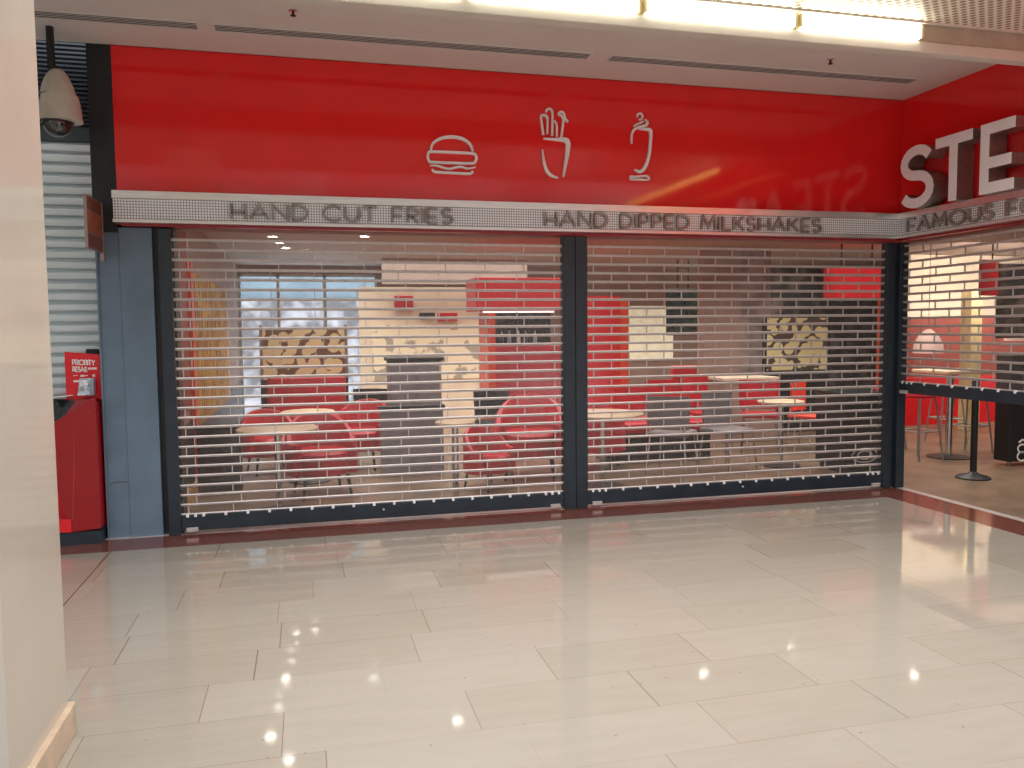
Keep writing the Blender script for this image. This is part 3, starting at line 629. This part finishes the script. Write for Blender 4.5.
for x0, x1, hx in ((-.28, .0, -.04), (.02, .30, .06)):
    dr = MB().box(x0, -.012, .1, x1, .0, 1.15).build('door', GREYPAINT, gc)
    MB().tube([(hx, -.03, .6), (hx, -.03, .75)], .006, 8).tube([(hx, -.012, .62), (hx, -.03, .62)], .004, 6).tube([(hx, -.012, .73), (hx, -.03, .73)], .004, 6).build('handle', CHROME, dr)

# ---------------------------------------------------------------- furniture
def round_table(x, y, r, label, z=.75, base=.22, m=TABLE):
    t = thing('round_table', label, 'table', (x, y, 0))
    MB().lathe([(0, z - .03), (r - .01, z - .03), (r, z - .02), (r, z - .006), (r - .008, z), (0, z)], n=40).build('tabletop', m, t, True)
    MB().lathe([(r * .3, z - .045), (r * .3, z - .03), (0, z - .03)], n=16).tube([(0, 0, .02), (0, 0, z - .03)], .03, 14).build('column', CHROME, t, True)
    MB().lathe([(0, 0), (base, 0), (base, .012), (base * .3, .03), (0, .03)], n=28).build('base', BLACK, t, True)
round_table(-5.885, .62, .35, 'round pale wood table nearest the left shutter')
round_table(-4.30, .60, .185, 'small pale table left of the big red armchairs', .75, .16)
round_table(-2.75, .86, .415, 'round pale table behind the dividing post')
round_table(-.36, 1.43, .26, 'small pale table in front of the beige counter')
round_table(-5.62, 2.05, .28, 'pale table further back behind the nearest table')

def armchair(x, y, rz, label, s=1.0, m=UPHRED, hb=.78):
    t = thing('tub_armchair', label, 'armchair', (x, y, 0), rz); t.scale = (s, s, s)
    n = 24; b = MB(); pr = []
    # padded shell, open to local -y
    for i in range(n + 1):
        a = math.radians(-35 + 250 * i / n)
        h = .52 + (hb - .52) * max(0, math.sin(a)) ** .7 if math.sin(a) > 0 else .52
        pr.append((a, h))
    rings = []
    for a, h in pr:
        c, s_ = math.cos(a), math.sin(a)
        sec = [(.27, .22), (.27, h - .03), (.285, h), (.325, h), (.345, h - .03), (.35, .22)]
        rings.append([b.bm.verts.new((r * c, r * s_ * .95, z)) for r, z in sec])
    for A, B in zip(rings, rings[1:]):
        for k in range(6): b.bm.faces.new((A[k], A[(k + 1) % 6], B[(k + 1) % 6], B[k]))
    b.bm.faces.new(rings[0]); b.bm.faces.new(rings[-1][::-1])
    b.build('backrest', m, t, True)
    MB().lathe([(0, .22), (.26, .22), (.268, .25), (.268, .42), (.24, .45), (0, .455)], n=28).build('seat', m, t, True)
    for sx in (-1, 1):
        for sy in (-1, 1): MB().tube([(sx * .2, sy * .2, .22), (sx * .23, sy * .23, 0)], [.018, .012], 8).build('leg', BLACK, t, True)
    return t
armchair(-3.30, 1.60, -.3, 'large red tub armchair just left of the dividing post', 1.12)
armchair(-3.86, 1.12, .5, 'low red armchair in front of the large red armchair', .78)
armchair(-5.50, 1.28, .2, 'red armchair right of the nearest round table', 1.0)
armchair(-5.02, 2.75, -.4, 'red armchair further back beside the grey service station', 1.0)
armchair(-6.05, 2.75, .3, 'red armchair beside the gold wall panel', .9)
armchair(-2.45, 1.9, 2.6, 'red armchair tucked behind the round table at the post', 1.0)

def bench(x0, x1, y, label, h=.97, m=UPHRED, loc=None):
    t = thing('booth_bench', label, 'bench', ((x0 + x1) / 2, y, 0)); L_ = (x1 - x0) / 2
    MB().box(-L_, -.05, .45 - .1, L_, .5, .48, .03).build('seat', m, t, True)
    MB().box(-L_, .42, .40, L_, .56, h, .04).build('backrest', m, t, True)
    MB().box(-L_ + .02, .0, 0, L_ - .02, .54, .36).build('base', BLACK, t)
    return t
bench(-6.15, -5.1, 4.3, 'red vinyl booth bench in front of the yellow cobble partition')
bench(.2, .85, 5.0, 'red bench under the dark menu screen')

# grey booth partitions and dark benches between the tables
bp_ = thing('booth_partition', 'grey low booth partition between the two small tables', 'partition', (-4.50, 2.05, 0))
MB().box(-.36, 0, 0, .33, .10, .74, .01).build('partition_panel', GREYPAINT, bp_); MB().box(-.38, -.02, .74, .35, .12, .77, .005).build('top_cap', BLACK, bp_)
bp_ = thing('booth_partition', 'dark booth partition beside the gold wall panel', 'partition', (-6.30, 1.75, 0))
MB().box(-.40, 0, 0, .02, .10, .62, .01).build('partition_panel', mat('dark_brown_leather', (.04, .025, .028), .35), bp_); MB().box(-.41, -.02, .62, .03, .12, .65, .005).build('top_cap', BLACK, bp_)
# right-hand bay
struct('wall_red_pier', MB().box(-1.82, 4.0, 0, -1.30, 4.5, 2.05), KRED2, 'red pier behind the middle shutter', 'pier')
struct('trim_12', MB().box(-1.30, 3.98, 0, -1.18, 4.5, 1.97), ORANGE, 'lit side of the pier, painted brighter orange red', 'trim')  # light on this part of the pier is put in as orange red
tag(MB().box(.30, 8.06, .95, 1.45, 8.09, 2.02).build('cream_glow_patch', mat('cream_wall_glow', (.95, .86, .62), .5, emit=.35)), 'cream far wall patch with added glow between the red pier and the dark screen', 'panel')  # emission added to the cream so the far wall looks lit
ms = thing('menu_screen', 'dark menu screen hanging left of the taupe column', 'screen', (.66, 6.0, 1.46))
MB().box(-.30, 0, 0, .31, .06, .80, .01).build('screen_casing', BLACK, ms); MB().box(-.27, -.004, .03, .28, 0, .77).build('screen_display', MENU, ms)
MB().tube([(-.1, .03, .8), (-.1, .03, 1.29)], .012, 8).tube([(.1, .03, .8), (.1, .03, 1.29)], .012, 8).build('hanger', BLACK, ms)
struct('wall_column', MB().box(.0, 4.0, 0, .60, 4.2, 2.75), BROWNP, 'taupe square column behind the middle shutter', 'column')
struct('wall_column_grey', MB().box(.60, 4.05, 0, 1.12, 4.2, 2.75), blobs('grey_taupe_print', (.22, .18, .17), (.38, .32, .31), 3, .5, .4, soft=.1), 'grey patterned wall right of the taupe column', 'wall')
struct('wall_dark_shelving', MB().box(2.75, 7.0, 0, 7, 7.15, 2.75), DARKWALL, 'dark shelving wall at the back right', 'wall')
rs = thing('ring_screen', 'yellow and brown patterned partition right of the grey wall', 'partition', (1.55, 4.0, .30))
MB().box(-.52, 0, .64, .52, .05, 1.42).build('patterned_panel', RINGS, rs)
MB().box(-.55, -.005, -.30, .55, .055, .64).build('screen_base', BLACK, rs)
MB().box(-.56, -.01, .64, -.52, .06, 1.46).box(.52, -.01, .64, .56, .06, 1.46).build('screen_post', BLACK, rs)
rc = thing('red_canopy', 'red box canopy at the top right behind the middle shutter', 'canopy', (1.9, 3.0, 1.98))
MB().box(-.38, 0, 0, .55, .35, .42, .01).build('canopy_box', KRED2, rc)
for x in (-.2, .3): MB().tube([(x, .2, .42), (x, .2, .77)], .012, 8).build('hanger', BLACK, rc)
bc = thing('beige_counter', 'beige waiter counter below the taupe column', 'counter', (.25, 3.2, 0))
MB().box(-.35, 0, 0, .45, .6, .86, .01).build('counter_body', BROWNP, bc)
MB().box(-.38, -.02, .86, .48, .62, .90, .005).build('worktop', CREAM, bc)
def chair(x, y, rz, label, m, s=1.0):
    t = thing('dining_chair', label, 'chair', (x, y, 0), rz); t.scale = (s, s, s)
    MB().box(-.22, -.22, .42, .22, .22, .47, .02).build('seat', m, t, True)
    b = MB(); n = 10; rings = []
    for i in range(n + 1):
        a = math.radians(200 - 220 * i / n) if 0 else math.radians(40 + 100 * i / n); c, s_ = math.cos(a), math.sin(a)
        rings.append([b.bm.verts.new((r * c, r * s_ * .6 + .04, z)) for r, z in ((.28, .50), (.30, .86), (.325, .86), (.305, .50))])
    for A, B in zip(rings, rings[1:]):
        for k in range(4): b.bm.faces.new((A[k], A[(k + 1) % 4], B[(k + 1) % 4], B[k]))
    b.bm.faces.new(rings[0]); b.bm.faces.new(rings[-1][::-1]); b.build('backrest', m, t, True)
    for sx in (-1, 1):
        MB().tube([(sx * .19, -.19, .43), (sx * .22, -.23, 0)], .012, 8).build('leg', CHROME, t, True)
        MB().tube([(sx * .19, .19, .55), (sx * .19, .19, .43), (sx * .22, .24, 0)], .012, 8).build('leg', CHROME, t, True)
chair(-.62, 2.75, 0.4, 'red chair left of the small pale table', UPHRED, 1.1)
chair(.02, 2.50, -.5, 'red chair right behind the small pale table', UPHRED, 1.05)
chair(.66, 2.35, .6, 'orange red chair right of the small pale table', UPHORANGE)
chair(-1.50, 2.95, .1, 'red chair nearest the red pier', UPHRED, .95)
chair(-.80, 3.55, -.1, 'red chair between the pier and the taupe column', UPHRED)
bench(-2.2, -.9, 2.05, 'low red bench near the floor behind the round table', .50)
chair(-3.35, 2.95, .2, 'black chair behind the large red armchair', BLACK)
chair(-4.85, 4.0, -.3, 'black chair right of the yellow cobble partition', BLACK, .95)
chair(-4.15, 4.3, .5, 'black chair behind the grey service station', BLACK, .95)
chair(-1.75, 1.35, 2.4, 'dark grey chair between the round table and the low red bench', GREYPAINT)
chair(-1.05, 1.40, .3, 'dark grey chair in front of the low red bench', GREYPAINT)
# black counter with ring emblem
dk = thing('black_counter', 'low black counter with a pale ring emblem at the right of the middle shutter', 'counter', (.42, .70, 0))
dkb = MB().box(-.45, 0, .06, .16, .55, .84, .01).build('counter_body', BLACK, dk)
MB().box(-.42, .03, 0, .14, .5, .06).build('plinth', BLACK, dk)
MB().box(-.47, -.02, .84, .18, .57, .88, .005).build('worktop', MENU, dk)
EMB = mat('pale_emblem', (.62, .60, .58), .4)
b = MB().ribbon(arc(-.22, .20, .16, .075, 0, 360, 28)[:-1], .012, lambda u, v, d: (u, -d, v), .001, .006, True)
b.ribbon(arc(-.22, .20, .09, .045, 0, 300, 18), .012, lambda u, v, d: (u, -d, v), .001, .006)
b.build('emblem', EMB, dkb)

# wing: stools, high table, red wall, lamps, stanchion, bin
struct('wall_wing_red', MB().box(3.66, 4.2, .75, 6.2, 4.3, 1.72), RBROWN, 'brick red wall above the bright red panel', 'wall')
struct('wall_wing_red_lower', MB().box(3.40, 4.12, 0, 6.2, 4.3, .75), KRED2, 'bright red low wall behind the bar stools', 'wall')
struct('trim_13', MB().box(3.18, 4.2, 0, 3.28, 4.3, 2.0), ORANGE, 'orange red upright strip at the right of the middle shutter', 'trim')
struct('wall_wing_cream', MB().box(3.70, 4.6, 1.6, 7, 4.7, 2.75), CREAM, 'cream lit wall above the low red wall', 'wall')
def bar_stool(x, y, rz, label, zs=1.0):
    t = thing('bar_stool', label, 'bar stool', (x, y, 0), rz, 'bar stools behind the half raised shutter')
    MB().lathe([(0, .74), (.17, .74), (.18, .76), (.17, .79), (0, .80)], n=24).build('seat', UPHRED, t, True)
    for sx in (-1, 1):
        for sy in (-1, 1): MB().tube([(sx * .12, sy * .12, .74), (sx * .185, sy * .185, 0)], .0115, 8).build('leg', GREYMET, t, True)
    z = .34; q = .155
    MB().tube([(-q, -q, z), (q, -q, z)], .009, 8).tube([(q, -q, z), (q, q, z)], .009, 8).tube([(q, q, z), (-q, q, z)], .009, 8).tube([(-q, q, z), (-q, -q, z)], .009, 8).build('footrest', GREYMET, t, True)
for x, y, rz, lab in ((1.45, 1.35, .1, 'bar stool nearest the corner post with grey legs'), (1.62, 2.15, .3, 'bar stool behind the first one, half hidden by it'),
                      (2.42, 1.60, .2, 'bar stool right of the high table column'), (2.75, 2.35, -.2, 'bar stool furthest back by the low red wall')):
    bar_stool(x, y, rz, lab)
ht = thing('high_table', 'high bar table with a grey column among the stools', 'table', (1.88, 1.35, 0))
MB().box(-.30, -.30, 1.02, .30, .30, 1.06, .01).build('tabletop', TABLE, ht)
MB().tube([(0, 0, .02), (0, 0, 1.02)], .04, 16).build('column', CHROME, ht, True)
MB().lathe([(0, 0), (.24, 0), (.24, .01), (.06, .025), (0, .025)], n=28).build('base', BLACK, ht, True)
st = thing('barrier_post', 'black barrier post with a round base in front of the stools', 'barrier post', (1.09, .15, 0))
MB().lathe([(0, 0), (.165, 0), (.168, .012), (.14, .028), (.06, .045), (.034, .07), (0, .07)], n=32).build('base', BLACK, st, True)
MB().tube([(0, 0, .06), (0, 0, .93)], .033, 18).build('post', BLACK, st, True)
MB().lathe([(.0, 1.02), (.032, 1.02), (.036, 1.0), (.036, .93), (0, .93)], n=20).build('belt_head', BLACK, st, True)
bn = thing('black_cabinet', 'black cabinet with white ring lettering at the right edge', 'cabinet', (2.22, .59, 0))
cb = MB().box(-.22, .0, .05, .7, .22, 1.25, .01).build('cabinet_body', BLACK, bn)
MB().lathe([(0, 0), (.02, 0), (.02, .05), (0, .05)], (-.12, .1, 0), 10).build('foot', STEEL2, bn, True)
MB().lathe([(0, 0), (.02, 0), (.02, .05), (0, .05)], (.6, .1, 0), 10).build('foot', STEEL2, bn, True)
b = MB(); f5 = lambda u, v, d: (u, -d, v)
b.ribbon(arc(-.05, .20, .06, .045, 20, 340, 16), .016, f5, .001, .006)
b.ribbon(arc(-.05, .11, .065, .05, 0, 360, 18)[:-1], .016, f5, .001, .006, True)
b.ribbon([(-.10, .27), (-.05, .30), (-.01, .285)], .016, f5, .001, .006)
b.build('white_emblem', WHITE, cb)
MB().box(-.08, -.006, .75, .6, .0, 1.1).build('screen', mat('dim_blue_screen', (.06, .08, .12), .2, 0, .2, 5), bn)
for x, y, z, lab in ((2.92, 2.9, 1.20, 'blush pendant lamp left in the return window'), (4.6, 3.0, 1.35, 'blush pendant lamp right of the first one')):
    t = thing('pendant_lamp', lab, 'pendant lamp', (x, y, z), 0, 'pendant lamps over the bar tables')
    MB().lathe([(.20, 0), (.19, .12), (.13, .25), (.05, .32), (.02, .34)], n=28).build('lamp_shade', SHADE, t, True)
    MB().tube([(0, 0, .33), (0, 0, 2.75 - z)], .004, 6).build('cord', BLACK, t)
struct('wall_wing_pillar', MB().box(4.02, 3.3, .0, 4.22, 3.5, 2.1), mat('pale_yellow_paint', (.85, .72, .38), .5), 'pale yellow pillar in the return window', 'pillar')
mb = thing('menu_board', 'red and black menu board high in the return window', 'menu board', (3.7, 2.6, 1.75))
MB().box(-.2, 0, .25, .1, .05, .75, .01).build('red_panel', KRED2, mb); MB().box(.1, 0, -.35, 1.5, .05, .70, .01).build('black_panel', DARKWALL, mb)
MB().tube([(0, .02, .75), (0, .02, 1.0)], .01, 6).tube([(1, .02, .7), (1, .02, 1.0)], .01, 6).build('hanger', BLACK, mb)

# ceiling spots inside
sp = None
for x, y, where in ((-5.9, 1.5, 'above the nearest round table'), (-4.9, 3.3, 'above the grey service station'), (-4.1, 1.8, 'above the small pale table'), (-3.75, .7, 'near the top right of the left shutter'),
             (-2.4, 2.4, 'nearest left of the middle shutter'), (-1.6, 4.9, 'behind the red pier'), (-.9, 2.2, 'in the middle of the middle shutter'), (.6, 2.6, 'near the top right of the middle shutter'),
             (-5.6, 5.2, 'over the yellow partition'), (-6.10, 2.0, 'first of the row along the gold panel'), (-6.04, 2.8, 'second of the row along the gold panel'), (-5.98, 3.5, 'third of the row along the gold panel'), (-5.92, 4.2, 'fourth of the row along the gold panel'), (-5.86, 4.9, 'fifth of the row along the gold panel'), (1.6, 1.5, 'above the high table'), (3.2, 1.0, 'right in the return window')):
    if sp is None:
        sp = thing('ceiling_spot', '', 'ceiling light', (x, y, 2.748), 0, 'small ceiling spots inside the restaurant'); o = sp
        MB().lathe([(.075, 0), (.075, -.012), (.055, -.014), (.055, 0)], n=20).build('trim_ring', WHITE, sp, True)
        MB().lathe([(0, -.006), (.054, -.006), (.054, -.002), (0, -.002)], n=20).build('lamp_disc', LAMPMAT, sp)
    else:
        o = copy_tree(sp); o.location = (x, y, 2.748)
    o['label'] = 'small round ceiling spot ' + where
